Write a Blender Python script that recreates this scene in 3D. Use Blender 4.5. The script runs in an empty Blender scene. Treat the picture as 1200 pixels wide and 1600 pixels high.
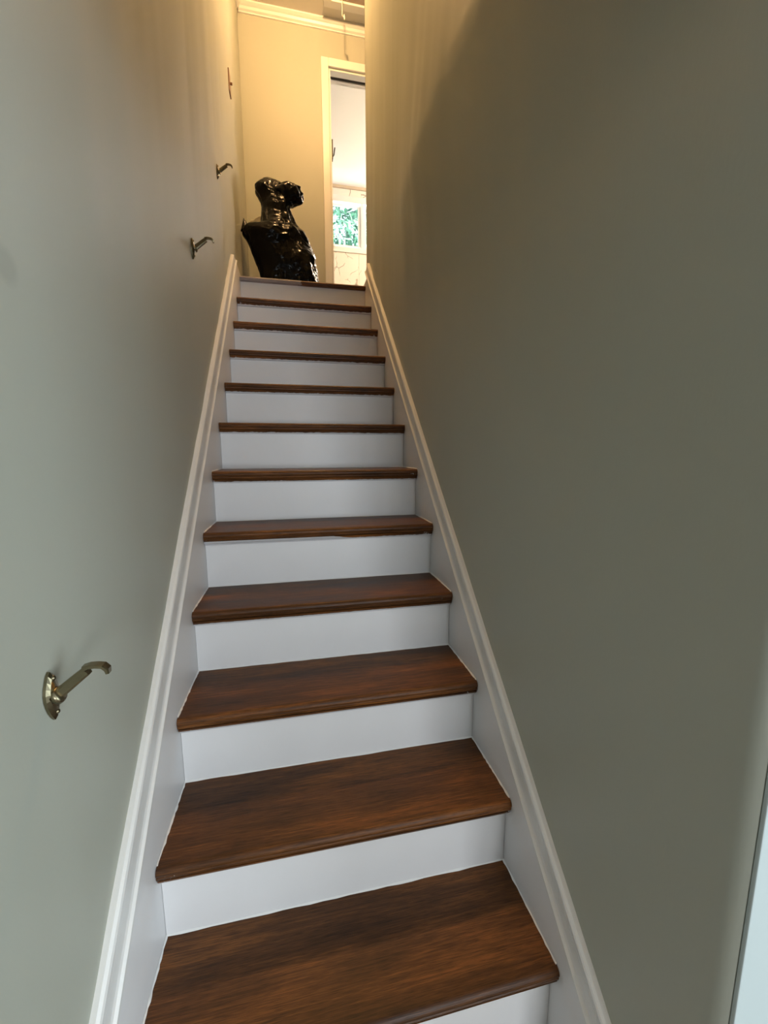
import bpy, bmesh, math, random
from mathutils import Vector, Matrix, noise
random.seed(4)
SC = bpy.context.scene
COL = SC.collection

# ------------------------------------------------------------------ camera
cam_d = bpy.data.cameras.new('camera')
cam = bpy.data.objects.new('camera', cam_d); COL.objects.link(cam)
cam_d.sensor_fit = 'VERTICAL'; cam_d.sensor_height = 36.0
cam_d.lens = 36.0 * 636.323 / 1600.0
cam_d.clip_start = 0.01
rx = Vector((0.97807684, -0.20822669, -0.00271066))
ux = Vector((0.03339325, 0.14397901, 0.98901716))
fx = Vector((0.20554949, 0.96742529, -0.1477759))
cam.matrix_world = Matrix(((rx.x, ux.x, -fx.x, -0.0906), (rx.y, ux.y, -fx.y, -0.6084),
                           (rx.z, ux.z, -fx.z, 1.2760), (0, 0, 0, 1)))
SC.camera = cam

# ------------------------------------------------------------------ world, lights, exposure
world = bpy.data.worlds.new('sky'); SC.world = world; world.use_nodes = True
wn = world.node_tree.nodes
wn['Background'].inputs[0].default_value = (0.80, 0.92, 1.0, 1)
wn['Background'].inputs[1].default_value = 2.0
SC.view_settings.view_transform = 'Standard'; SC.view_settings.look = 'None'
SC.view_settings.gamma = 1.0; SC.view_settings.use_curve_mapping = False
SC.view_settings.exposure = 0.0

def area(name, loc, target, sx, sy, power, color):
    d = bpy.data.lights.new(name, 'AREA'); d.shape = 'RECTANGLE'; d.size = sx; d.size_y = sy
    d.energy = power; d.color = color
    o = bpy.data.objects.new(name, d); COL.objects.link(o); o.location = loc
    o.rotation_euler = (Vector(target) - Vector(loc)).to_track_quat('-Z', 'Y').to_euler()
    return o
# daylight through the patio door (right wall of the lower room) and its back window
area('patio_daylight', (2.32, -1.75, 1.05), (0.0, -1.2, 0.95), 1.5, 1.8, 44, (0.76, 0.91, 1.0))
area('back_window_daylight', (0.80, -3.95, 1.18), (0.1, 0.5, 1.1), 1.1, 1.1, 90, (0.90, 0.95, 1.0))
# daylight through the bathroom window upstairs
area('bathroom_daylight', (2.3, 7.0, 4.75), (0.9, 5.2, 4.1), 1.6, 1.4, 3600, (1.0, 0.93, 0.90))
BULB = 1650.0            # radiance of the hall bulb
VANITY = 430.0           # radiance of the bathroom globes

# ------------------------------------------------------------------ dimensions
W, T, R, H, OV, N = 0.8257, 0.21309, 0.20, 0.0305, 0.0291, 12
XW = W / 2 + 0.012      # side wall planes
LAND = N * R            # landing height
YL = (N - 1) * T        # landing nosing
YB, CEIL = 3.20, 4.665  # hall back wall, ceiling
YF = -0.29              # foot of the stairwell
YR = 5.20               # far bathroom wall

# ------------------------------------------------------------------ materials
def mat(name):
    m = bpy.data.materials.new(name); m.use_nodes = True
    nt = m.node_tree; return m, nt, nt.nodes['Principled BSDF']
def node(nt, t, **kw):
    n = nt.nodes.new(t)
    for k, v in kw.items():
        if k in n.inputs: n.inputs[k].default_value = v
        else: setattr(n, k, v)
    return n
def simple(name, col, rough=0.5, metal=0.0, bump=0.0, bscale=200.0, var=0.0, vscale=6.0, spec=0.5):
    m, nt, b = mat(name); L = nt.links
    b.inputs['Base Color'].default_value = (*col, 1); b.inputs['Roughness'].default_value = rough
    b.inputs['Metallic'].default_value = metal; b.inputs['Specular IOR Level'].default_value = spec
    tc = node(nt, 'ShaderNodeTexCoord')
    if var:
        n = node(nt, 'ShaderNodeTexNoise', Scale=vscale, Detail=4.0)
        L.new(tc.outputs['Object'], n.inputs['Vector'])
        mr = node(nt, 'ShaderNodeMapRange'); mr.inputs['To Min'].default_value = 1 - var; mr.inputs['To Max'].default_value = 1 + var
        L.new(n.outputs['Fac'], mr.inputs['Value'])
        mx = node(nt, 'ShaderNodeVectorMath', operation='SCALE'); mx.inputs[0].default_value = col
        L.new(mr.outputs[0], mx.inputs['Scale']); L.new(mx.outputs[0], b.inputs['Base Color'])
    if bump:
        n = node(nt, 'ShaderNodeTexNoise', Scale=bscale, Detail=3.0)
        L.new(tc.outputs['Object'], n.inputs['Vector'])
        bp = node(nt, 'ShaderNodeBump', Strength=bump, Distance=0.002)
        L.new(n.outputs['Fac'], bp.inputs['Height']); L.new(bp.outputs[0], b.inputs['Normal'])
    return m

SAGE_COL = (0.405, 0.418, 0.355)
def wall_paint(name, spot=None):
    m, nt, b = mat(name); L = nt.links
    b.inputs['Roughness'].default_value = 0.5; b.inputs['Specular IOR Level'].default_value = 0.38
    tc = node(nt, 'ShaderNodeTexCoord')
    n1 = node(nt, 'ShaderNodeTexNoise', Scale=2.2, Detail=4.0); L.new(tc.outputs['Object'], n1.inputs['Vector'])
    mr = node(nt, 'ShaderNodeMapRange'); mr.inputs['To Min'].default_value = 0.965; mr.inputs['To Max'].default_value = 1.035
    L.new(n1.outputs['Fac'], mr.inputs['Value'])
    sc = node(nt, 'ShaderNodeVectorMath', operation='SCALE'); sc.inputs[0].default_value = SAGE_COL
    L.new(mr.outputs[0], sc.inputs['Scale']); out = sc.outputs[0]
    if spot:   # a scuffed touch-up patch of its own shape
        d = node(nt, 'ShaderNodeVectorMath', operation='DISTANCE'); d.inputs[1].default_value = spot
        L.new(tc.outputs['Object'], d.inputs[0])
        r = node(nt, 'ShaderNodeMapRange'); r.inputs['From Min'].default_value = 0.014; r.inputs['From Max'].default_value = 0.026
        r.inputs['To Min'].default_value = 0.86; r.inputs['To Max'].default_value = 1.0
        L.new(d.outputs['Value'], r.inputs['Value'])
        s2 = node(nt, 'ShaderNodeVectorMath', operation='SCALE'); L.new(out, s2.inputs[0]); L.new(r.outputs[0], s2.inputs['Scale'])
        out = s2.outputs[0]
    L.new(out, b.inputs['Base Color'])
    # roller stipple, stretched a little down the wall
    mp = node(nt, 'ShaderNodeMapping'); mp.inputs['Scale'].default_value = (1, 1, 0.45)
    L.new(tc.outputs['Object'], mp.inputs['Vector'])
    n2 = node(nt, 'ShaderNodeTexNoise', Scale=170.0, Detail=2.0); L.new(mp.outputs[0], n2.inputs['Vector'])
    bp = node(nt, 'ShaderNodeBump', Strength=0.12, Distance=0.0015)
    L.new(n2.outputs['Fac'], bp.inputs['Height']); L.new(bp.outputs[0], b.inputs['Normal'])
    return m
M_SAGE = wall_paint('sage_wall_paint')
M_SAGE_L = wall_paint('sage_wall_paint_with_patch', (-XW, 0.002, 1.498))
M_WHITE = simple('white_semigloss_paint', (0.76, 0.76, 0.765), 0.42, bump=0.10, bscale=60, var=0.03, vscale=9)
M_TRIM = simple('white_trim_paint', (0.74, 0.74, 0.72), 0.36, bump=0.08, bscale=90)
M_CAULK = simple('white_caulk', (0.78, 0.78, 0.76), 0.5)
M_CEIL = simple('ceiling_paint', (0.70, 0.68, 0.63), 0.8)
M_HATCH = simple('hatch_panel_paint', (0.42, 0.34, 0.26), 0.7)
M_PLASTER = simple('white_plaster', (0.75, 0.75, 0.74), 0.8)
M_LOWCASE = simple('pale_blue_grey_paint', (0.46, 0.53, 0.53), 0.45)
M_TAN = simple('lower_room_paint', (0.36, 0.34, 0.29), 0.8)
M_BRASS = simple('aged_brass', (0.24, 0.205, 0.13), 0.27, metal=1.0, var=0.25, vscale=60)
M_BROWN = simple('brown_plate', (0.16, 0.07, 0.025), 0.4)
M_DARK = simple('dark_metal', (0.02, 0.017, 0.015), 0.5, metal=0.3)
M_BAG = simple('black_plastic', (0.0018, 0.0018, 0.0020), 0.17, spec=0.16, bump=0.5, bscale=45)
M_PAPER = simple('pale_paper', (0.88, 0.82, 0.68), 0.8)
M_CORD = simple('white_cord', (0.85, 0.80, 0.70), 0.6)
M_LEAF = [simple('leaf_green_%d' % i, c, 0.3) for i, c in enumerate(((0.24, 0.46, 0.30), (0.16, 0.36, 0.26), (0.40, 0.58, 0.42)))]
M_BARK = simple('bark', (0.10, 0.07, 0.05), 0.9)
M_GRASSY = simple('lawn', (0.10, 0.16, 0.06), 0.95, var=0.4, vscale=3)
M_FLOOR_LOW = simple('lower_floor', (0.30, 0.25, 0.20), 0.4)

def wood(name, mode='tread'):
    """dark walnut stain over oak, grain along X; ragged white paint where the riser paint ran over the nosing"""
    m, nt, b = mat(name); L = nt.links
    tc = node(nt, 'ShaderNodeTexCoord'); oi = node(nt, 'ShaderNodeObjectInfo')
    off = node(nt, 'ShaderNodeVectorMath', operation='SCALE'); off.inputs[0].default_value = (7.3, 3.1, 5.7)
    L.new(oi.outputs['Random'], off.inputs['Scale'])
    add = node(nt, 'ShaderNodeVectorMath', operation='ADD'); L.new(tc.outputs['Object'], add.inputs[0]); L.new(off.outputs[0], add.inputs[1])
    def stretched(sx, sy, sz, scale, detail=5.0, rough=0.6, dist=0.0):
        mp = node(nt, 'ShaderNodeMapping'); mp.inputs['Scale'].default_value = (sx, sy, sz)
        L.new(add.outputs[0], mp.inputs['Vector'])
        n = node(nt, 'ShaderNodeTexNoise', Scale=scale, Detail=detail, Roughness=rough, Distortion=dist)
        L.new(mp.outputs[0], n.inputs['Vector']); return n.outputs['Fac']
    grain = stretched(1.3, 34, 34, 7.0, 7.0, 0.68, 0.5)
    blotch = stretched(1.0, 5.0, 5.0, 2.6, 4.0)
    pores = stretched(2.0, 90, 60, 14.0, 2.0)
    cr = node(nt, 'ShaderNodeValToRGB'); e = cr.color_ramp.elements
    e[0].position = 0.32; e[0].color = (0.026, 0.0105, 0.004, 1); e[1].position = 0.70; e[1].color = (0.32, 0.116, 0.026, 1)
    k = cr.color_ramp.elements.new(0.5); k.color = (0.105, 0.040, 0.011, 1)
    mixf = node(nt, 'ShaderNodeMix'); mixf.data_type = 'FLOAT'; mixf.inputs[0].default_value = 0.55
    L.new(grain, mixf.inputs[2]); L.new(blotch, mixf.inputs[3]); L.new(mixf.outputs[0], cr.inputs['Fac'])
    pr = node(nt, 'ShaderNodeMapRange'); pr.inputs['From Min'].default_value = 0.36; pr.inputs['From Max'].default_value = 0.50
    pr.inputs['To Min'].default_value = 0.5; pr.inputs['To Max'].default_value = 1.0; L.new(pores, pr.inputs['Value'])
    col = node(nt, 'ShaderNodeVectorMath', operation='SCALE'); L.new(cr.outputs['Color'], col.inputs[0]); L.new(pr.outputs[0], col.inputs['Scale'])
    # paint mask from the tread's own coordinates (x along the tread, y back from the nosing, z down from the top)
    sp = node(nt, 'ShaderNodeSeparateXYZ'); L.new(tc.outputs['Object'], sp.inputs[0])
    rag = stretched(1, 1, 1, 38.0, 6.0, 0.75)
    def math_(op, a, c):
        n = node(nt, 'ShaderNodeMath', operation=op)
        for i, v in enumerate((a, c)):
            if isinstance(v, (int, float)): n.inputs[i].default_value = v
            else: L.new(v, n.inputs[i])
        return n.outputs[0]
    X, Y, Z = sp.outputs
    under = math_('LESS_THAN', Z, -H + 0.003)
    edge = math_('ADD', Y, math_('MULTIPLY', math_('SUBTRACT', rag, 0.5), 0.030))
    m1 = math_('MULTIPLY', under, math_('GREATER_THAN', edge, 0.017))
    # chips of white at the tread ends, low on the nosing
    ends = math_('GREATER_THAN', math_('ABSOLUTE', X, 0), W / 2 - 0.045)
    low = math_('LESS_THAN', Z, -0.017); front = math_('LESS_THAN', Y, 0.03)
    chip = math_('GREATER_THAN', rag, 0.66)
    m2 = math_('MULTIPLY', math_('MULTIPLY', ends, low), math_('MULTIPLY', chip, front))
    mask = math_('MAXIMUM', m1, m2)
    if mode.startswith('cove'):     # small strip under the nosing: riser paint laps up it unevenly
        lim = math_('ADD', -H - 0.0165, math_('MULTIPLY', rag, 0.014))
        mask = math_('LESS_THAN', Z, lim)
        mask = math_('MAXIMUM', mask, math_('MULTIPLY', math_('GREATER_THAN', math_('ABSOLUTE', X, 0), W / 2 - 0.035), math_('GREATER_THAN', rag, 0.60)))
    if mode == 'cove_half':         # on this one step the left half is painted over completely
        wav = math_('MULTIPLY', math_('SUBTRACT', rag, 0.5), 0.006)
        lim = math_('ADD', math_('MULTIPLY', math_('MAXIMUM', math_('ADD', X, -0.015), 0.0), -0.16), math_('ADD', wav, -H + 0.003))
        mask = math_('MAXIMUM', mask, math_('MULTIPLY', math_('LESS_THAN', Z, lim), math_('LESS_THAN', X, 0.15)))
    if mode == 'landing':           # the left half of the top nosing carries a worn grey film of paint
        g = math_('ADD', X, math_('MULTIPLY', math_('SUBTRACT', rag, 0.5), 0.22))
        m3 = math_('MULTIPLY', math_('LESS_THAN', g, -0.02), 0.45)
        mask = math_('MAXIMUM', mask, m3)
    mx = node(nt, 'ShaderNodeMix'); mx.data_type = 'RGBA'
    L.new(mask, mx.inputs[0]); L.new(col.outputs[0], mx.inputs[6]); mx.inputs[7].default_value = (0.55, 0.55, 0.57, 1)
    L.new(mx.outputs[2], b.inputs['Base Color'])
    rr = node(nt, 'ShaderNodeMapRange'); rr.inputs['To Min'].default_value = 0.30; rr.inputs['To Max'].default_value = 0.55
    L.new(blotch, rr.inputs['Value']); L.new(rr.outputs[0], b.inputs['Roughness'])
    b.inputs['Specular IOR Level'].default_value = 0.25
    bp = node(nt, 'ShaderNodeBump', Strength=0.35, Distance=0.001); L.new(pores, bp.inputs['Height']); L.new(bp.outputs[0], b.inputs['Normal'])
    return m
M_WOOD = wood('stained_oak'); M_COVE = wood('stained_cove', 'cove'); M_COVE_HALF = wood('stained_cove_half_painted', 'cove_half'); M_WOOD_LAND = wood('stained_oak_landing', 'landing')

def marble():
    m, nt, b = mat('white_marble_grey_veins'); L = nt.links
    tc = node(nt, 'ShaderNodeTexCoord'); oi = node(nt, 'ShaderNodeObjectInfo')
    off = node(nt, 'ShaderNodeVectorMath', operation='SCALE'); off.inputs[0].default_value = (9.1, 4.3, 6.7); L.new(oi.outputs['Random'], off.inputs['Scale'])
    add = node(nt, 'ShaderNodeVectorMath', operation='ADD'); L.new(tc.outputs['Object'], add.inputs[0]); L.new(off.outputs[0], add.inputs[1])
    n = node(nt, 'ShaderNodeTexNoise', Scale=2.6, Detail=3.0, Roughness=0.5); L.new(add.outputs[0], n.inputs['Vector'])
    sc = node(nt, 'ShaderNodeVectorMath', operation='SCALE'); sc.inputs['Scale'].default_value = 0.45; L.new(n.outputs['Color'], sc.inputs[0])
    a2 = node(nt, 'ShaderNodeVectorMath', operation='ADD'); L.new(add.outputs[0], a2.inputs[0]); L.new(sc.outputs[0], a2.inputs[1])
    v = node(nt, 'ShaderNodeTexVoronoi', Scale=4.2); v.feature = 'DISTANCE_TO_EDGE'; L.new(a2.outputs[0], v.inputs['Vector'])
    n3 = node(nt, 'ShaderNodeTexNoise', Scale=6.0, Detail=2.0); L.new(add.outputs[0], n3.inputs['Vector'])
    cr = node(nt, 'ShaderNodeMapRange'); cr.inputs['From Min'].default_value = 0.0; cr.inputs['From Max'].default_value = 0.035
    L.new(v.outputs['Distance'], cr.inputs['Value'])
    gate = node(nt, 'ShaderNodeMapRange'); gate.inputs['From Min'].default_value = 0.42; gate.inputs['From Max'].default_value = 0.56
    L.new(n3.outputs['Fac'], gate.inputs['Value'])
    mxm = node(nt, 'ShaderNodeMath', operation='MAXIMUM'); L.new(cr.outputs[0], mxm.inputs[0]); L.new(gate.outputs[0], mxm.inputs[1])
    mx = node(nt, 'ShaderNodeMix'); mx.data_type = 'RGBA'; L.new(mxm.outputs[0], mx.inputs[0])
    mx.inputs[6].default_value = (0.16, 0.13, 0.10, 1); mx.inputs[7].default_value = (0.78, 0.74, 0.68, 1)
    L.new(mx.outputs[2], b.inputs['Base Color']); b.inputs['Roughness'].default_value = 0.35
    return m
M_MARBLE = marble()
def glass():
    m, nt, b = mat('window_glass'); L = nt.links
    b.inputs['Transmission Weight'].default_value = 1.0; b.inputs['Roughness'].default_value = 0.0; b.inputs['IOR'].default_value = 1.05
    return m
M_GLASS = glass()
def emit(name, col, s):
    m, nt, b = mat(name); b.inputs['Base Color'].default_value = (*col, 1)
    b.inputs['Emission Color'].default_value = (*col, 1); b.inputs['Emission Strength'].default_value = s; return m
M_BULB = emit('warm_bulb', (1.0, 0.565, 0.235), BULB); M_VAN = emit('vanity_globe_glow', (1.0, 0.76, 0.52), VANITY)

# ------------------------------------------------------------------ mesh helpers
def link(name, me, m=None, parent=None, loc=None):
    o = bpy.data.objects.new(name, me); COL.objects.link(o)
    if m is not None and me is not None and not me.materials: me.materials.append(m)
    if parent: o.parent = parent
    if loc: o.location = loc
    return o
def mesh(name, verts, faces, smooth=False):
    me = bpy.data.meshes.new(name); me.from_pydata([tuple(v) for v in verts], [], faces); me.update()
    if smooth: me.polygons.foreach_set('use_smooth', [True] * len(me.polygons))
    return me
def bm_mesh(name, bm, smooth=False):
    bmesh.ops.recalc_face_normals(bm, faces=bm.faces[:])
    me = bpy.data.meshes.new(name); bm.to_mesh(me); bm.free()
    if smooth: me.polygons.foreach_set('use_smooth', [True] * len(me.polygons))
    return me
def bm_box(bm, a, b, bevel=0.0):
    r = bmesh.ops.create_cube(bm, size=1.0); vs = r['verts']
    for v in vs: v.co = Vector([(a[i] + b[i]) / 2 + v.co[i] * (b[i] - a[i]) for i in range(3)])
    if bevel:
        es = list({e for v in vs for e in v.link_edges})
        bmesh.ops.bevel(bm, geom=es, offset=bevel, segments=2, affect='EDGES', profile=0.6)
def box(name, a, b, m, parent=None, bevel=0.0, loc=None):
    bm = bmesh.new(); bm_box(bm, a, b, bevel); return link(name, bm_mesh(name, bm), m, parent, loc)
def prism(name, outline, axis, a, b, m, parent=None, bevel=0.0, smooth=False):
    """outline of 2-D points in the plane normal to axis, extruded from a to b"""
    def put(p, t):
        return [(t, p[0], p[1]), (p[0], t, p[1]), (p[0], p[1], t)][axis]
    n = len(outline); vs = [put(p, a) for p in outline] + [put(p, b) for p in outline]
    fs = [tuple(range(n)), tuple(range(2 * n - 1, n - 1, -1))] + [(i, (i + 1) % n, n + (i + 1) % n, n + i) for i in range(n)]
    bm = bmesh.new(); bv = [bm.verts.new(v) for v in vs]
    for f in fs: bm.faces.new([bv[i] for i in f])
    if bevel: bmesh.ops.bevel(bm, geom=bm.edges[:], offset=bevel, segments=2, affect='EDGES')
    return link(name, bm_mesh(name, bm, smooth), m, parent)
def tube_bm(bm, pts, rad, n=8):
    pts = [Vector(p) for p in pts]; rings = []
    rads = rad if isinstance(rad, (list, tuple)) else [rad] * len(pts)
    for i, p in enumerate(pts):
        d = (pts[min(i + 1, len(pts) - 1)] - pts[max(i - 1, 0)]).normalized()
        u = d.cross(Vector((0, 1, 0)) if abs(d.y) < 0.9 else Vector((1, 0, 0))).normalized(); w = d.cross(u)
        rings.append([bm.verts.new(p + rads[i] * (u * math.cos(2 * math.pi * k / n) + w * math.sin(2 * math.pi * k / n))) for k in range(n)])
    for a, b in zip(rings, rings[1:]):
        for k in range(n): bm.faces.new((a[k], a[(k + 1) % n], b[(k + 1) % n], b[k]))
    bm.faces.new(rings[0][::-1]); bm.faces.new(rings[-1])
def struct(o): o['kind'] = 'structure'; return o
def empty(name, loc=(0, 0, 0)):
    o = bpy.data.objects.new(name, None); COL.objects.link(o); o.location = loc; o.empty_display_size = 0.05; return o
def tag(o, label, cat, group=None):
    o['label'] = label; o['category'] = cat
    if group: o['group'] = group
    return o

# ------------------------------------------------------------------ large structure
def sstep(a, b, x):
    t = max(0.0, min(1.0, (x - a) / (b - a))); return t * t * (3 - 2 * t)
def waves(y, z, seed, amp):
    """old plaster: shallow vertical waves, strongest upstairs"""
    k = 0.25 + 0.75 * sstep(1.6, 2.6, z)
    v = noise.noise(Vector((y * 5.5, z * 0.55, seed))) + 0.45 * noise.noise(Vector((y * 16, z * 0.8, seed + 7)))
    return amp * k * v
def wall_right_x(y, z):
    # wall bellies in at the upper floor, shaped to cut the bulb's light below
    c = 2.40 - 0.05 * sstep(0.9, 0.1, y)
    bul = sstep(1.65, 1.0, y) * 0.047 * (max(0.0, 1 - (c - z) / 0.55) ** 1.3 if z < c else max(0.0, 1 - (z - c) / 0.75) ** 1.3)
    return XW - bul - waves(y, z, 3.0, 0.006)
def wall_left_x(y, z):
    return -XW + waves(y, z, 11.0, 0.007)
def wavy_wall(name, fx_, y0, y1, z0, z1, back, m, dy=0.025, dz=0.05):
    ny, nz = int((y1 - y0) / dy) + 1, int((z1 - z0) / dz) + 1
    vs, fs = [], []
    for j in range(nz + 1):
        for i in range(ny + 1):
            y, z = y0 + (y1 - y0) * i / ny, z0 + (z1 - z0) * j / nz
            vs.append((fx_(y, z), y, z))
    for j in range(nz):
        for i in range(ny):
            a = j * (ny + 1) + i; fs.append((a, a + 1, a + ny + 2, a + ny + 1))
    nf = len(fs)
    b0 = len(vs); vs += [(back, y0, z0), (back, y1, z0), (back, y1, z1), (back, y0, z1)]
    bot = list(range(0, ny + 1)); top = [nz * (ny + 1) + i for i in range(ny + 1)]
    lef = [j * (ny + 1) for j in range(nz + 1)]; rig = [j * (ny + 1) + ny for j in range(nz + 1)]
    fs.append((b0, b0 + 1, b0 + 2, b0 + 3))
    fs.append(tuple(bot[::-1] + [b0, b0 + 1])); fs.append(tuple(top + [b0 + 2, b0 + 3]))
    fs.append(tuple(lef + [b0 + 3, b0])); fs.append(tuple(rig[::-1] + [b0 + 1, b0 + 2]))
    bm = bmesh.new(); bv = [bm.verts.new(v) for v in vs]
    for k, f in enumerate(fs):
        fc = bm.faces.new([bv[i] for i in f]); fc.smooth = k < nf
    return struct(link(name, bm_mesh(name, bm), m))
wall_left = wavy_wall('wall_left', wall_left_x, YF, YB, 0, CEIL, -XW - 0.12, M_SAGE_L)
wall_right = wavy_wall('wall_right', wall_right_x, YF, 2.365, 0, CEIL, XW + 0.12, M_SAGE)

DX0, DX1, DZ = 0.270, 1.03, 4.350     # doorway to the bathroom
wb = bmesh.new()
bm_box(wb, (-XW - 0.12, YB, LAND - 0.2), (DX0, YB + 0.12, CEIL)); bm_box(wb, (DX1, YB, LAND - 0.2), (2.3, YB + 0.12, CEIL)); bm_box(wb, (DX0, YB, DZ), (DX1, YB + 0.12, CEIL))
struct(link('wall_back', bm_mesh('wall_back', wb), M_SAGE))
struct(box('wall_hall_right', (2.2, 2.245, LAND), (2.3, YB, CEIL), M_SAGE))
struct(box('wall_hall_front', (XW + 0.12, 2.245, LAND), (2.2, 2.365, CEIL), M_SAGE))
struct(box('ceiling', (-XW - 0.12, YF, CEIL), (2.3, YB + 0.12, CEIL + 0.1), M_CEIL))
# landing floor (starts behind the landing nosing board) and the deck of the bathroom
struct(box('floor', (-XW, YL + 0.115, LAND - 0.2), (2.2, YB, LAND), M_WOOD))
struct(box('floor_bathroom', (-0.5, YB + 0.12, LAND - 0.2), (2.1, YR, LAND), M_MARBLE))
struct(box('trim_landing_riser_backing', (-XW, YL + OV + 0.02, LAND - 0.2), (XW, YL + 0.11, LAND - H), M_WHITE))
# header over the foot of the stairs
struct(box('wall_lower_head', (-XW, YF, 1.985), (XW, YF + 0.0999, 2.38), M_TAN))  # unseen door head, set low to keep daylight off the upper risers
struct(box('wall_front', (-XW, 0.12, 2.30), (XW, 0.22, CEIL), M_SAGE))
struct(box('ceiling_stair_foot', (-XW, YF + 0.10, 2.30), (XW, 0.12, 2.38), M_CEIL))
# lower room
LX0, LX1, LY0 = -1.9, 2.2, -3.8
struct(box('floor_lower', (LX0 - 0.1, LY0 - 0.1, -0.1), (LX1 + 0.1, YL, 0.0), M_FLOOR_LOW))
struct(box('ceiling_lower', (LX0, LY0, 2.38), (LX1, YF, 2.46), M_PLASTER))
w = bmesh.new(); bm_box(w, (LX0, YF - 0.0, 0), (-XW - 0.12, YF + 0.12, 2.4)); struct(link('wall_lower_left_return', bm_mesh('w', w), M_TAN))
w = bmesh.new(); bm_box(w, (XW + 0.12, YF, 0), (LX1, YF + 0.12, 2.4)); struct(link('wall_lower_right_return', bm_mesh('w', w), M_TAN))
struct(box('wall_lower_left', (LX0 - 0.1, LY0, 0), (LX0, YF + 0.12, 2.4), M_TAN))
w = bmesh.new()   # right wall with patio door opening
bm_box(w, (LX1, LY0, 0), (LX1 + 0.1, -2.55, 2.4)); bm_box(w, (LX1, -0.95, 0), (LX1 + 0.1, YF + 0.12, 2.4)); bm_box(w, (LX1, -2.55, 2.0), (LX1 + 0.1, -0.95, 2.4))
struct(link('wall_lower_right', bm_mesh('w', w), M_TAN))
w = bmesh.new()   # back wall with window opening
bm_box(w, (LX0, LY0 - 0.1, 0), (0.3, LY0, 2.4)); bm_box(w, (1.4, LY0 - 0.1, 0), (LX1, LY0, 2.4))
bm_box(w, (0.3, LY0 - 0.1, 0), (1.4, LY0, 0.6)); bm_box(w, (0.3, LY0 - 0.1, 1.76), (1.4, LY0, 2.4))
struct(link('wall_lower_back', bm_mesh('w', w), M_TAN))
def framed(name, a, b, axis, t, m, bar=0.05, mull=0):
    """a frame of four bars (plus mullions) filling the rectangle a-b in the plane normal to axis"""
    bm = bmesh.new(); i, j = [k for k in range(3) if k != axis]
    def bar_(u0, u1, v0, v1):
        p, q = [0] * 3, [0] * 3; p[axis], q[axis] = t; p[i], q[i], p[j], q[j] = u0, u1, v0, v1; bm_box(bm, p, q, 0.004)
    u0, u1, v0, v1 = a[0], b[0], a[1], b[1]
    bar_(u0, u1, v0, v0 + bar); bar_(u0, u1, v1 - bar, v1); bar_(u0, u0 + bar, v0 + bar, v1 - bar); bar_(u1 - bar, u1, v0 + bar, v1 - bar)
    for k in range(mull):
        c = u0 + (u1 - u0) * (k + 1) / (mull + 1); bar_(c - bar / 2, c + bar / 2, v0 + bar, v1 - bar)
    return link(name, bm_mesh(name, bm), m)
pd = struct(framed('window_2', (-2.55, 0.0), (-0.95, 2.0), 0, (LX1 + 0.02, LX1 + 0.07), M_TRIM, 0.06, 1))
bw = struct(framed('window_3', (0.3, 0.6), (1.4, 1.76), 1, (LY0 - 0.07, LY0 - 0.02), M_TRIM, 0.05, 1))
# white casing on the room side of the stair opening
for nm, x0, x1 in (('trim_1', XW + 0.001, XW + 0.10), ('trim_2', -XW - 0.10, -XW - 0.001)):
    struct(box(nm, (x0, YF - 0.006, 0), (x1, YF - 0.0005, 1.985), M_LOWCASE, bevel=0.0015))
struct(box('trim_3', (-XW - 0.10, YF - 0.018, 1.986), (XW + 0.10, YF - 0.0005, 2.09), M_LOWCASE, bevel=0.004))

# ------------------------------------------------------------------ bathroom behind the doorway
struct(box('wall_bathroom_left', (-0.5, YB + 0.12, LAND), (-0.4, YR, CEIL), M_PLASTER))
struct(box('wall_bathroom_right', (2.0, YB + 0.12, LAND), (2.1, YR, CEIL), M_PLASTER))
struct(box('ceiling_bathroom', (-0.5, YB + 0.12, CEIL), (2.1, YR + 0.1, CEIL + 0.1), M_PLASTER))
WX0, WX1, WZ0, WZ1 = 0.02, 1.62, 3.885, 4.535     # window hole in the far wall
w = bmesh.new()
bm_box(w, (-0.5, YR + 0.011, LAND - 0.2), (WX0, YR + 0.13, CEIL)); bm_box(w, (WX1, YR + 0.011, LAND - 0.2), (2.1, YR + 0.13, CEIL))
bm_box(w, (WX0, YR + 0.011, LAND - 0.2), (WX1, YR + 0.13, WZ0)); bm_box(w, (WX0, YR + 0.011, WZ1), (WX1, YR + 0.13, CEIL))
wfar = struct(link('wall_far', bm_mesh('wall_far', w), M_PLASTER))
def tile(x0, x1, z0, z1):
    box('marble_tile', (-(x1 - x0) / 2, 0, -(z1 - z0) / 2), ((x1 - x0) / 2, 0.0105, (z1 - z0) / 2), M_MARBLE, wfar, 0.0012, ((x0 + x1) / 2, YR, (z0 + z1) / 2))
G = 0.0012
zr = [2.4, 2.90, 3.38, WZ0]
for r in range(3):
    x = -0.39
    k = 0
    while x < 1.99:
        xe = min(x + (0.60 if k or r % 2 == 0 else 0.30), 1.995); tile(x + G, xe - G, zr[r] + G, zr[r + 1] - G); x = xe; k += 1
for x0, x1 in ((-0.39, WX0), (WX1, 1.995)): tile(x0 + G, x1 - G, WZ0 + G, WZ1 - G)
for x0, x1 in ((-0.39, 0.24), (0.24, 0.848), (0.848, 1.45), (1.45, 1.995)): tile(x0 + G, x1 - G, WZ1 + G, CEIL - 0.03)
struct(prism('trim_4', [(YR + 0.0005, CEIL - 0.028), (YR - 0.012, CEIL - 0.028), (YR - 0.022, CEIL - 0.001), (YR + 0.0005, CEIL - 0.001)], 0, -0.4, 2.0, simple('shadow_trim', (0.5, 0.42, 0.33), 0.7)))  # darker tan stands in for the shade line along the ceiling joint
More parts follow.
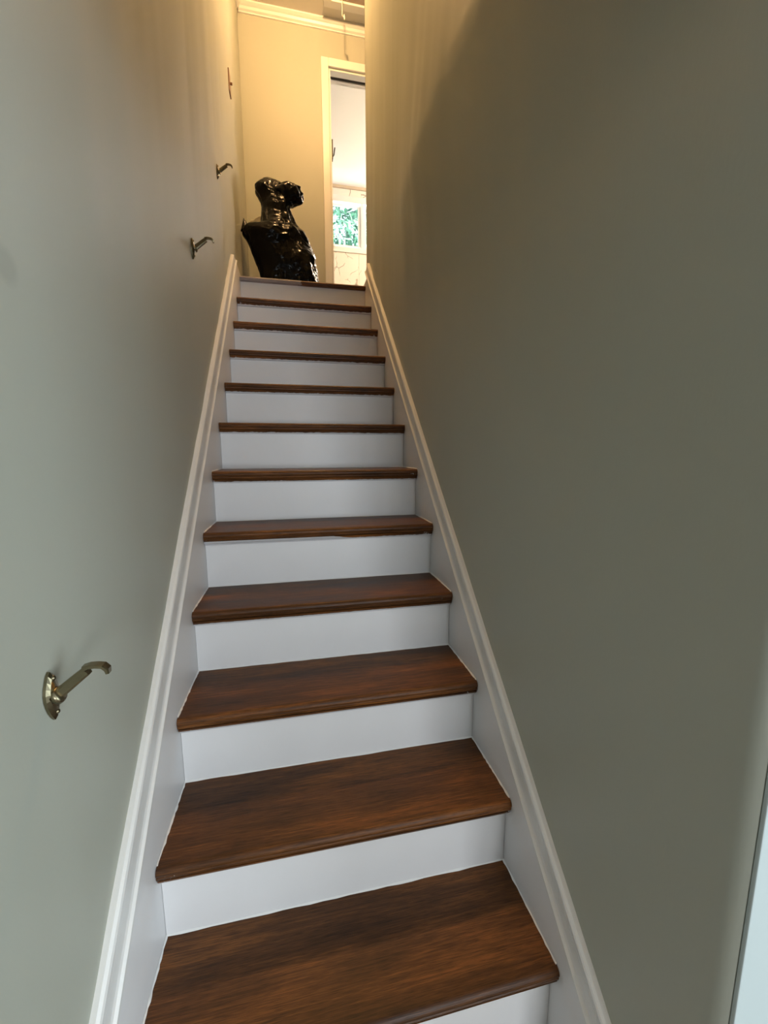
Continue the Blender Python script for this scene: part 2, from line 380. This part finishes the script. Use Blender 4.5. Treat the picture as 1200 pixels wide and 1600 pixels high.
# the bathroom window: casing, mullion, two sashes with panes
win = empty('window_1', (0, 0, 0)); win['kind'] = 'structure'
cz = 0.058
for nm, a, b in (('casing', (WX0 - 0.01, YR - 0.018, WZ1 - 0.06), (WX1 + 0.01, YR - 0.0005, WZ1 + 0.012)), ('casing', (WX0 - 0.01, YR - 0.018, WZ0 - 0.012), (WX1 + 0.01, YR - 0.0005, WZ0 + 0.05)),
                 ('casing', (WX0 - 0.01, YR - 0.018, WZ0 + 0.0505), (WX0 + 0.05, YR - 0.0005, WZ1 - 0.0605)), ('casing', (WX1 - 0.05, YR - 0.018, WZ0 + 0.0505), (WX1 + 0.01, YR - 0.0005, WZ1 - 0.0605)),
                 ('mullion', (0.842, YR - 0.010, WZ0 + 0.0505), (0.876, YR + 0.10, WZ1 - 0.0605))):
    box(nm, a, b, M_TRIM, win, 0.004)
for x0, x1 in ((WX0 + 0.052, 0.840), (0.878, WX1 - 0.052)):
    s = framed('sash', (x0, WZ0 + 0.052), (x1, WZ1 - 0.062), 1, (YR + 0.01, YR + 0.045), M_TRIM, 0.034); s.parent = win
    p = box('pane', (x0 + 0.034, YR + 0.024, WZ0 + 0.086), (x1 - 0.034, YR + 0.028, WZ1 - 0.096), M_GLASS); p.parent = s
# door casing, jambs and pocket-door track
door = empty('door_1', (0, 0, 0)); door['kind'] = 'structure'
cw = 0.063
box('casing', (DX0 - cw, YB - 0.018, LAND), (DX0 - 0.004, YB - 0.0003, DZ + cw), M_TRIM, door, 0.004)
box('casing', (DX1 + 0.004, YB - 0.018, LAND), (DX1 + cw, YB - 0.0003, DZ + cw), M_TRIM, door, 0.004)
box('casing', (DX0 - 0.0035, YB - 0.018, DZ + 0.004), (DX1 + 0.0035, YB - 0.0003, DZ + cw), M_TRIM, door, 0.004)
jl = box('jamb', (DX0, YB + 0.0005, LAND), (DX0 + 0.012, YB + 0.125, DZ - 0.013), M_TRIM, door)
box('jamb', (DX1 - 0.012, YB + 0.0005, LAND), (DX1, YB + 0.125, DZ - 0.013), M_TRIM, door)
box('head_jamb', (DX0 + 0.0005, YB + 0.0005, DZ - 0.012), (DX1 - 0.0005, YB + 0.055, DZ - 0.0005), M_TRIM, door)
box('head_jamb', (DX0 + 0.0005, YB + 0.088, DZ - 0.012), (DX1 - 0.0005, YB + 0.125, DZ - 0.0005), M_TRIM, door)
tr = box('track', (DX0 + 0.0005, YB + 0.0555, DZ - 0.003), (DX1 - 0.0005, YB + 0.0875, DZ - 0.0005), M_DARK, door); tr['label'] = 'dark recessed sliding door track'
bm = bmesh.new(); bm_box(bm, (DX0 + 0.0122, YB + 0.035, 3.72), (DX0 + 0.026, YB + 0.080, 3.865), 0.002)
tube_bm(bm, [(DX0 + 0.026, YB + 0.062, 3.75), (DX0 + 0.036, YB + 0.062, 3.765), (DX0 + 0.044, YB + 0.062, 3.82)], 0.005)
lt = link('latch', bm_mesh('latch', bm), M_DARK, door); lt['label'] = 'small black latch hook on the door jamb'
# crown moulding on the hall back wall and left wall
def crown(off):   # (distance from wall, drop from ceiling)
    return [(0.0004, 0), (off * 0.95, 0), (off * 0.95, 0.010), (off * 0.72, 0.020), (off * 0.55, 0.026), (off * 0.42, 0.040), (off * 0.18, 0.048), (off * 0.18, 0.056), (0.0004, 0.058)]
prof = [(YB - d, CEIL - 0.0005 - h) for d, h in crown(0.050)]
struct(prism('trim_5', prof, 0, -XW + 0.012, 2.2, M_TRIM))
prof = [(-XW + 0.0 + d, CEIL - 0.0005 - h) for d, h in crown(0.050)]
struct(prism('trim_6', prof, 1, 0.29, YB - 0.03, M_TRIM))

# ------------------------------------------------------------------ the staircase
stair = tag(empty('staircase', (0, 0, 0)), 'straight staircase with dark stained wooden treads and white risers between two walls', 'stairs')
def tread_mesh(name, depth, th):
    # nosing: rounded front, flat top and underside, with a faint shadow groove under the top roll
    prof = []
    r = th * 0.42
    for k in range(9):
        a = math.pi / 2 + (math.pi * 0.5) * k / 8
        prof.append((r + r * math.cos(a), -r + r * math.sin(a)))
    prof += [(0.0012, -th * 0.55), (0.0035, -th * 0.60), (0.0015, -th * 0.68), (0.003, -th + 0.004), (0.007, -th)]
    prof += [(depth, -th), (depth, 0.0)]
    segs = 40; n = len(prof); vs = []; fs = []
    for i in range(segs + 1):
        x = -W / 2 + 0.001 + (W - 0.002) * i / segs
        for (y, z) in prof: vs.append((x, y, z))
    for i in range(segs):
        for k in range(n):
            fs.append((i * n + k, i * n + (k + 1) % n, (i + 1) * n + (k + 1) % n, (i + 1) * n + k))
    fs.append(tuple(range(n - 1, -1, -1))); fs.append(tuple(segs * n + k for k in range(n)))
    bm = bmesh.new(); bv = [bm.verts.new(v) for v in vs]
    for f in fs: bm.faces.new([bv[i] for i in f])
    return bm_mesh(name, bm)
def caulk_mesh(seed):
    rnd = random.Random(seed); bm = bmesh.new()
    def bead(p0, p1, nx):
        n = 26; prev = None
        for i in range(n + 1):
            t = i / n; p = Vector(p0).lerp(Vector(p1), t); s = 0.0022 + 0.0022 * rnd.random() ** 2
            q = [bm.verts.new(p), bm.verts.new(p + Vector(nx) * s), bm.verts.new(p + Vector((0, 0, s)))]
            if prev:
                for k in range(3): bm.faces.new((prev[k], prev[(k + 1) % 3], q[(k + 1) % 3], q[k]))
            else: bm.faces.new(q)
            prev = q
        bm.faces.new(prev[::-1])
    e = W / 2 - 0.0002; yb = T + OV - 0.0003; z = 0.0002
    bead((-e, yb, z), (e, yb, z), (0, -1, 0)); bead((-e, 0.012, z), (-e, yb, z), (1, 0, 0)); bead((e, 0.012, z), (e, yb, z), (-1, 0, 0))
    # beads down the tread ends at the nosing
    return bm_mesh('caulk_line', bm)
tm = tread_mesh('tread', T + OV - 0.0006, H); tm.materials.append(M_WOOD)
def cove_mesh(m):
    prof = [(0.004, -H + 0.0), (0.0075, -H - 0.007), (0.013, -H - 0.011), (0.0145, -H - 0.0155), (OV - 0.0003, -H - 0.0155), (OV - 0.0003, -H + 0.0)]
    n = len(prof); S = 30; bm = bmesh.new(); rings = []
    for i in range(S + 1):
        x = -W / 2 + 0.002 + (W - 0.004) * i / S; rings.append([bm.verts.new((x, y, z - 0.0002)) for y, z in prof])
    for a, b in zip(rings, rings[1:]):
        for k in range(n): bm.faces.new((a[k], a[(k + 1) % n], b[(k + 1) % n], b[k]))
    bm.faces.new(rings[0][::-1]); bm.faces.new(rings[-1]); me = bm_mesh('cove_strip', bm); me.materials.append(m); return me
cm, cm5 = cove_mesh(M_COVE), cove_mesh(M_COVE_HALF)
for i in range(1, N):
    t = link('tread', tm, None, stair, (0, (i - 1) * T, i * R))
    cv = link('cove_strip', cm5 if i == 5 else cm, None, t); cv['label'] = 'strip under the nosing with ragged white paint' if i != 5 else 'strip under the nosing painted white on its left half'
    c = link('caulk_line', caulk_mesh(i), M_CAULK, t); c['label'] = 'thin white caulk line'
tl = tread_mesh('landing_nosing', 0.114, 0.026); tl.materials.append(M_WOOD_LAND)
t = link('landing_nosing', tl, None, stair, (0, YL, LAND)); t['label'] = 'top nosing with worn grey paint on its left half'
def riser_mesh(z0, z1):
    bm = bmesh.new(); bm_box(bm, (-W / 2 + 0.0006, 0, z0), (W / 2 - 0.0006, 0.018, z1)); return bm_mesh('riser', bm)
rm = riser_mesh(-R + 0.0002, -H - 0.0002); rm.materials.append(M_WHITE)
rt = riser_mesh(-R + 0.0002, -0.0265); rt.materials.append(M_WHITE)
for i in range(1, N + 1):
    link('riser', rt if i == N else rm, None, stair, (0, (i - 1) * T + OV, i * R))
# sloped skirt boards and mouldings
sl = Vector((T, R)).normalized(); nrm = Vector((-sl.y, sl.x))
def on_slope(perp, along): p = Vector((0, R)) + sl * along + nrm * perp; return (p.x, p.y)
def along_at_y(perp, y): return (y - nrm.x * perp) / sl.x
def skirt(sign, top):
    a0 = along_at_y(top, -0.25); p0 = on_slope(top, a0)
    zt = LAND + 0.03; a1 = (zt - R - nrm.y * top) / sl.y; p1 = on_slope(top, a1)
    out = [(p0[0], 0.001), (YL + 0.112, 0.001 + LAND - 0.19), (YL + 0.112, LAND + 0.03), p1, p0]
    out = [(p0[0], 0.001), (0.35, 0.001), (YL + 0.112, LAND - 0.199), (YL + 0.112, zt), p1, p0]
    x0, x1 = sorted((sign * (W / 2 + 0.0003), sign * (XW + 0.006)))
    return prism('skirt_board', out, 0, x0, x1, M_WHITE, stair)
def moulding(sign, lo, hi, ylo, yhi):
    w_ = hi - lo
    pr = [(0.0, -0.004), (0.0, 0.016), (0.05, 0.0185), (0.13, 0.0185), (0.18, 0.0135), (0.24, 0.0115), (0.62, 0.0125), (0.67, 0.0105), (0.71, 0.0145),
          (0.76, 0.0145), (0.79, 0.012), (0.82, 0.016), (0.90, 0.017), (0.96, 0.015), (1.0, 0.010), (1.0, -0.004)]
    segs = 48; n = len(pr); bm = bmesh.new(); rings = []
    for i in range(segs + 1):
        ring = []
        for (u, t) in pr:
            perp = lo + u * w_; ye = ylo + (yhi - ylo) * u
            a0 = along_at_y(perp, -0.25); a1 = along_at_y(perp, ye); a = a0 + (a1 - a0) * i / segs
            y, z = on_slope(perp, a); x = sign * (XW - t)
            ring.append(bm.verts.new((x, y, z)))
        rings.append(ring)
    for p, q in zip(rings, rings[1:]):
        for k in range(n): bm.faces.new((p[k], p[(k + 1) % n], q[(k + 1) % n], q[k]))
    bm.faces.new(rings[0]); bm.faces.new(rings[-1][::-1])
    return link('skirt_moulding', bm_mesh('skirt_moulding', bm), M_TRIM, stair)
skirt(-1, 0.125); skirt(1, 0.078)
moulding(-1, 0.103, 0.190, 2.235, 2.075); moulding(1, 0.058, 0.131, 2.350, 2.275)

# ------------------------------------------------------------------ things on the walls
def bracket(loc, label):
    root = tag(empty('handrail_bracket', loc), label, 'bracket', 'handrail brackets on the left wall')
    # pointed, domed wall plate (local: x out from the wall)
    out = []
    half = [(-0.036, 0.0), (-0.030, 0.0045), (-0.022, 0.0088), (-0.012, 0.0125), (-0.003, 0.0145), (0.006, 0.0145), (0.014, 0.0125), (0.022, 0.009), (0.029, 0.005), (0.033, 0.0)]
    out = [(y, z) for z, y in half] + [(-y, z) for z, y in half[-2:0:-1]]
    NP = len(out)
    bm = bmesh.new(); r0 = [bm.verts.new((0.0005, y, z)) for y, z in out]; r1 = [bm.verts.new((0.004, y, z)) for y, z in out]
    r2 = [bm.verts.new((0.0075, y * 0.72, z * 0.82)) for y, z in out]; r3 = [bm.verts.new((0.009, y * 0.4, z * 0.5)) for y, z in out]
    for a, b in ((r0, r1), (r1, r2), (r2, r3)):
        for k in range(NP): bm.faces.new((a[k], a[(k + 1) % NP], b[(k + 1) % NP], b[k]))
    bm.faces.new(r0[::-1]); bm.faces.new(r3)
    link('wall_plate', bm_mesh('wall_plate', bm), M_BRASS, root)
    for z in (0.024, -0.024):
        bm = bmesh.new(); bmesh.ops.create_uvsphere(bm, u_segments=8, v_segments=5, radius=0.0036, matrix=Matrix.Translation((0.007, 0, z)))
        link('screw', bm_mesh('screw', bm, True), M_BRASS, root)
    # collar ring where the arm leaves the plate
    bm = bmesh.new(); tube_bm(bm, [(0.008, 0, -0.002), (0.012, 0, 0.0005), (0.0145, 0, 0.002)], [0.0125, 0.0115, 0.0095], 14)
    link('collar', bm_mesh('collar', bm, True), M_BRASS, root)
    # flat arm rising to the elbow, then the saddle running out and hooking down
    def strip(name, pts, wy, th, bev=0.0015):
        bm = bmesh.new(); rings = []; pts = [Vector(p) for p in pts]
        for i, p in enumerate(pts):
            d = (pts[min(i + 1, len(pts) - 1)] - pts[max(i - 1, 0)]).normalized(); up = Vector((-d.z, 0, d.x))
            t = th[i]; wv = wy[i]
            rings.append([bm.verts.new(p + up * a * t / 2 + Vector((0, b * wv / 2, 0))) for a, b in ((1, .7), (.6, 1), (-.6, 1), (-1, .7), (-1, -.7), (-.6, -1), (.6, -1), (1, -.7))])
        for a, b in zip(rings, rings[1:]):
            for k in range(8): bm.faces.new((a[k], a[(k + 1) % 8], b[(k + 1) % 8], b[k]))
        bm.faces.new(rings[0][::-1]); bm.faces.new(rings[-1]); link(name, bm_mesh(name, bm), M_BRASS, root)
    strip('arm', [(0.010, 0, 0.000), (0.020, 0, 0.008), (0.036, 0, 0.021), (0.048, 0, 0.0305)], [0.011] * 4, [0.0145, 0.0145, 0.0135, 0.0125])
    strip('saddle', [(0.045, 0, 0.034), (0.052, 0, 0.0365), (0.060, 0, 0.0365), (0.068, 0, 0.035), (0.0725, 0, 0.030), (0.073, 0, 0.024)], [0.012, 0.014, 0.014, 0.014, 0.013, 0.010], [0.008, 0.006, 0.0055, 0.0055, 0.006, 0.005])
    return root
bracket((wall_left_x(-0.025, .955), -0.025, 0.955), 'large brass handrail bracket low on the left wall, nearest the foot of the stairs')
bracket((wall_left_x(1.035, 1.977), 1.035, 1.977), 'middle brass handrail bracket on the left wall, casting a grey shadow')
bracket((wall_left_x(1.742, 2.640), 1.742, 2.640), 'small upper brass handrail bracket on the left wall, closest to the garbage bag')
sw = tag(empty('light_switch', (wall_left_x(2.46, 3.565), 2.46, 3.565)), 'brown light switch plate seen edge on, high on left wall near the corner', 'switch')
box('wall_plate', (-0.001, -0.036, -0.062), (0.0065, 0.036, 0.062), M_BROWN, sw, 0.0025)
box('toggle', (0.0066, -0.005, -0.006), (0.020, 0.005, 0.006), M_BROWN, sw, 0.002)

# ------------------------------------------------------------------ ceiling hatch with pull cord, hall light
hatch = tag(empty('attic_hatch', (0.57, 2.86, CEIL)), 'framed attic hatch in the hall ceiling above the doorway', 'hatch')
hx, hy, fw, ft = 0.345, 0.20, 0.055, 0.024
for a, b in (((-hx, hy - fw, -ft), (hx, hy, -0.0005)), ((-hx, -hy, -ft), (hx, -hy + fw, -0.0005)), ((-hx, -hy + fw + 0.0015, -ft), (-hx + fw, hy - fw - 0.0015, -0.0005)), ((hx - fw, -hy + fw + 0.0015, -ft), (hx, hy - fw - 0.0015, -0.0005))):
    box('frame_board', a, b, M_TRIM, hatch, 0.002)
box('panel', (-hx + fw + 0.003, -hy + fw + 0.003, -0.010), (hx - fw - 0.003, hy - fw - 0.003, -0.0005), M_HATCH, hatch)
bm = bmesh.new(); tube_bm(bm, [(0, 0, 0), (0.001, 0.001, -0.08), (-0.001, 0, -0.175)], 0.0028, 6)
cord = link('pull_cord', bm_mesh('pull_cord', bm, True), M_CORD, hatch, (-0.218, 0.06, -0.010))
bm = bmesh.new(); tube_bm(bm, [(0.014, 0, -0.162), (0.0142, 0, -0.172), (0.016, 0, -0.186), (0.016, 0, -0.198)], [0.002, 0.005, 0.006, 0.003], 8); tube_bm(bm, [(0, 0, -0.171), (0.007, 0, -0.180), (0.014, 0, -0.164)], 0.002, 6)
link('toggle', bm_mesh('toggle', bm, True), M_CORD, cord)
lamp = tag(empty('ceiling_light', (0.19, 2.06, CEIL)), 'bare warm bulb fixture on the hall ceiling at the stair head', 'lamp')
bm = bmesh.new(); tube_bm(bm, [(0, 0, -0.001), (0, 0, -0.018), (0, 0, -0.03), (0, 0, -0.07)], [0.06, 0.058, 0.03, 0.022], 20); link('base', bm_mesh('base', bm, True), M_TRIM, lamp)
bm = bmesh.new(); bmesh.ops.create_icosphere(bm, subdivisions=2, radius=0.040, matrix=Matrix.Translation((0, 0, -0.112))); link('bulb', bm_mesh('bulb', bm, True), M_BULB, lamp)
van = tag(empty('wall_light', (2.0, 4.3, 4.2)), 'warm globe wall light on the bathroom side wall', 'lamp')
bm = bmesh.new(); bm_box(bm, (-0.02, -0.18, -0.04), (-0.001, 0.18, 0.04), 0.004); link('wall_plate', bm_mesh('p', bm), M_BRASS, van)
for y in (-0.11, 0.11):
    bm = bmesh.new(); bmesh.ops.create_icosphere(bm, subdivisions=2, radius=0.055, matrix=Matrix.Translation((-0.08, y, 0))); link('globe', bm_mesh('g', bm, True), M_VAN, van)

# ------------------------------------------------------------------ black garbage bag on the landing
BY = 2.72
bag = tag(empty('garbage_bag', (-0.10, BY, LAND)), 'full black plastic garbage bag with a gathered top on the landing', 'bag')
rows = [(2.4005, -0.19, 0.06), (2.404, -0.235, 0.095), (2.43, -0.275, 0.118), (2.48, -0.29, 0.122), (2.533, -0.3, 0.119), (2.572, -0.312, 0.115), (2.607, -0.324, 0.111), (2.649, -0.342, 0.101), (2.691, -0.358, 0.088), (2.733, -0.373, 0.073), (2.767, -0.385, 0.062),
        (2.791, -0.397, 0.056), (2.816, -0.412, 0.047), (2.832, -0.409, 0.036), (2.844, -0.400, 0.030), (2.854, -0.375, 0.025), (2.864, -0.332, 0.019), (2.882, -0.296, -0.003), (2.912, -0.284, -0.030),
        (2.949, -0.279, -0.045), (2.974, -0.271, -0.06), (2.999, -0.266, -0.071), (3.028, -0.264, -0.081), (3.056, -0.27, -0.089), (3.088, -0.288, -0.097), (3.116, -0.304, -0.105), (3.14, -0.305, -0.108),
        (3.165, -0.291, -0.114), (3.186, -0.277, -0.133), (3.201, -0.263, -0.168), (3.212, -0.251, -0.199), (3.22, -0.238, -0.216)]
def interp(z):
    for a, b in zip(rows, rows[1:]):
        if a[0] <= z <= b[0]:
            t = (z - a[0]) / (b[0] - a[0]); return a[1] + (b[1] - a[1]) * t, a[2] + (b[2] - a[2]) * t
    return rows[-1][1:]
def ridge(p, s):
    return 1.0 - 2.0 * abs(noise.noise(p * s))
def crumple(p, seed):
    q = p + Vector((seed, seed * 0.7, -seed))
    # folds that run slantwise down the bag, plus small crinkles
    f = Vector((q.x * 0.9 + q.z * 0.45, q.y, q.z * 0.55 - q.x * 0.35))
    return 0.044 * (ridge(f, 3.6) - 0.4) + 0.013 * (ridge(f, 9.5) - 0.4) + 0.006 * (ridge(q, 21.0) - 0.4) + 0.003 * (ridge(q, 48.0) - 0.4)
NT, NZ = 180, 200
vs = []
for j in range(NZ + 1):
    z = 2.4005 + (3.22 - 2.4005) * (j / NZ); l, r = interp(z); c, hw = (l + r) / 2, (r - l) / 2
    body = sstep(2.95, 2.80, z)
    dep = hw * (0.62 + 0.22 * (1 - body)); pl = 0.13 * sstep(2.72, 2.95, z) * sstep(3.20, 3.06, z)
    yc = BY - 0.0 + 0.02 * (1 - body)
    for k in range(NT):
        a = 2 * math.pi * k / NT; ca, sa = math.cos(a), math.sin(a)
        e = 0.86; rr = 1 + pl * (abs(math.sin(4.5 * a + 2.2 * z)) - 0.5)
        p = Vector((c + hw * rr * math.copysign(abs(ca) ** e, ca), yc + dep * rr * math.copysign(abs(sa) ** e, sa), z))
        d = crumple(p, 2.0) * min(1.0, hw / 0.10) * (0.35 + 0.65 * abs(sa)) * sstep(2.4005, 2.46, z) * (1 - 0.40 * sstep(2.79, 2.85, z) * sstep(3.02, 2.96, z))
        p += Vector((ca, sa, 0.0)).normalized() * d
        p.x = max(p.x, -XW + 0.009); p.z = max(p.z, LAND + 0.0005)
        vs.append(p - Vector((-0.10, BY, LAND)))
fs = [(j * NT + k, j * NT + (k + 1) % NT, (j + 1) * NT + (k + 1) % NT, (j + 1) * NT + k) for j in range(NZ) for k in range(NT)]
fs.append(tuple(range(NT - 1, -1, -1))); fs.append(tuple(NZ * NT + k for k in range(NT)))
link('bag_body', mesh('bag_body', vs, fs, True), M_BAG, bag)
def lump(name, c, rad, seed, lab=None, amp=1.0):
    bm = bmesh.new(); bmesh.ops.create_icosphere(bm, subdivisions=5, radius=1.0)
    for v in bm.verts:
        n = v.co.normalized(); p = Vector((n.x * rad[0], n.y * rad[1], n.z * rad[2]))
        q = p * 2.0 + Vector((seed, 0, seed * 2)); f = 1 + amp * (0.34 * (ridge(q, 4.6) - 0.45) + 0.16 * (ridge(q, 10.5) - 0.4))
        v.co = p * f + Vector(c) - Vector((-0.10, BY, LAND))
    o = link(name, bm_mesh(name, bm, True), M_BAG, bag)
    if lab: o['label'] = lab
    return o
lump('bag_tail', (-0.094, BY - 0.012, 3.104), (0.096, 0.064, 0.082), 5.0, 'loose crumpled end folded over at the top')
# torn corner peak at the left shoulder
bm = bmesh.new(); base = []
for k in range(14):
    a = 2 * math.pi * k / 14; base.append((0.034 * math.cos(a), 0.028 * math.sin(a)))
prev = None
for j in range(9):
    t = j / 8; s = (1 - t) * 1.15 + 0.03
    ring = [bm.verts.new((-0.386 - 0.014 * t + x * s + 0.10, y * s * (1 + 0.2 * math.sin(5 * x * 100)) - 0.035, 2.825 + 0.085 * t - LAND)) for x, y in base]
    if prev:
        for k in range(14): bm.faces.new((prev[k], prev[(k + 1) % 14], ring[(k + 1) % 14], ring[k]))
    prev = ring
bm.faces.new(prev); link('bag_corner', bm_mesh('bag_corner', bm, True), M_BAG, bag)
# pale paper poking up behind the bag's shoulder
bm = bmesh.new(); g = {}
for i in range(9):
    for j in range(9):
        u, v = i / 8, j / 8
        g[i, j] = bm.verts.new((-0.385 + 0.085 * u + 0.012 * v, BY + 0.135 + 0.012 * noise.noise(Vector((u * 3, v * 3, 1))), 2.80 + 0.225 * v * (0.78 + 0.22 * u) + 0.008 * noise.noise(Vector((u * 4, v * 4, 5)))))
for i in range(8):
    for j in range(8): bm.faces.new((g[i, j], g[i + 1, j], g[i + 1, j + 1], g[i, j + 1]))
geo = bmesh.ops.solidify(bm, geom=bm.faces[:], thickness=0.0012)
tag(link('paper_scrap', bm_mesh('paper_scrap', bm), M_PAPER), "pale crumpled paper scrap sticking up behind the garbage bag's left shoulder", 'paper')

# ------------------------------------------------------------------ outside the bathroom window
struct(box('ground', (-8, 5.4, -0.1), (10, 16, 0.0), M_GRASSY))
shrub = tag(empty('shrub', (0.9, 6.7, 0.0)), 'tall leafy shrub with long narrow leaves outside the small window', 'shrub')
bm = bmesh.new(); tube_bm(bm, [(0, 0.25, 0), (0.03, 0.25, 1.5), (-0.02, 0.25, 3.0), (0.0, 0.25, 4.3)], [0.07, 0.06, 0.045, 0.02], 10); link('trunk', bm_mesh('trunk', bm, True), M_BARK, shrub)
bm = bmesh.new()
for k in range(22):
    z0 = random.uniform(3.2, 4.1); a = random.uniform(0, 6.28)
    tube_bm(bm, [(0, 0.25, z0), (0.35 * math.cos(a), 0.25 + 0.2 * math.sin(a), z0 + 0.25), (0.8 * math.cos(a), 0.25 + 0.3 * math.sin(a), z0 + 0.4)], [0.014, 0.010, 0.004], 5)
link('branches', bm_mesh('branches', bm, True), M_BARK, shrub)['kind'] = 'stuff'
def leaf_mesh(L, wd, m):
    vs, fs = [], []
    for i in range(6):
        t = i / 5; hw = wd / 2 * math.sin(math.pi * (0.06 + 0.92 * t)) ** 0.8; z = -0.22 * L * t * t
        vs += [(-hw, L * t, z), (0, L * t, z - 0.12 * wd), (hw, L * t, z)]
    for i in range(5):
        a = 3 * i; fs += [(a, a + 1, a + 4, a + 3), (a + 1, a + 2, a + 5, a + 4)]
    me = mesh('leaf', vs, fs, True); me.materials.append(m); return me
LM = [leaf_mesh(0.17, 0.042, M_LEAF[0]), leaf_mesh(0.14, 0.036, M_LEAF[1]), leaf_mesh(0.19, 0.045, M_LEAF[2])]
for k in range(290):
    o = bpy.data.objects.new('leaf', random.choice(LM)); COL.objects.link(o); o.parent = shrub
    o.location = (random.uniform(-0.75, 0.75), random.uniform(-0.15, 0.35), random.uniform(3.75, 5.15))
    o.rotation_euler = (random.uniform(-1.2, 0.4), random.uniform(-0.6, 0.6), random.uniform(0, 6.28))
far = random.Random(9); vs, fs = [], []
for k in range(16000):
    c = Vector((far.uniform(-1.6, 2.8), far.uniform(7.6, 8.6), far.uniform(0.05, 6.0))); rot = Matrix.Rotation(far.uniform(0, 6.28), 3, 'Z') @ Matrix.Rotation(far.uniform(-1.3, 0.5), 3, 'X')
    b = len(vs)
    for q in ((-0.03, 0.05, 0), (0, 0, 0), (0.03, 0.05, 0), (0.02, 0.13, -0.02), (0, 0.17, -0.04), (-0.02, 0.13, -0.02)): vs.append(rot @ Vector(q) + c)
    fs.append(tuple(range(b, b + 6)))
hg = link('hedge', mesh('hedge', vs, fs), M_LEAF[1]); hg['kind'] = 'stuff'; tag(hg, 'dense green hedge foliage behind the shrub outside the window', 'hedge')
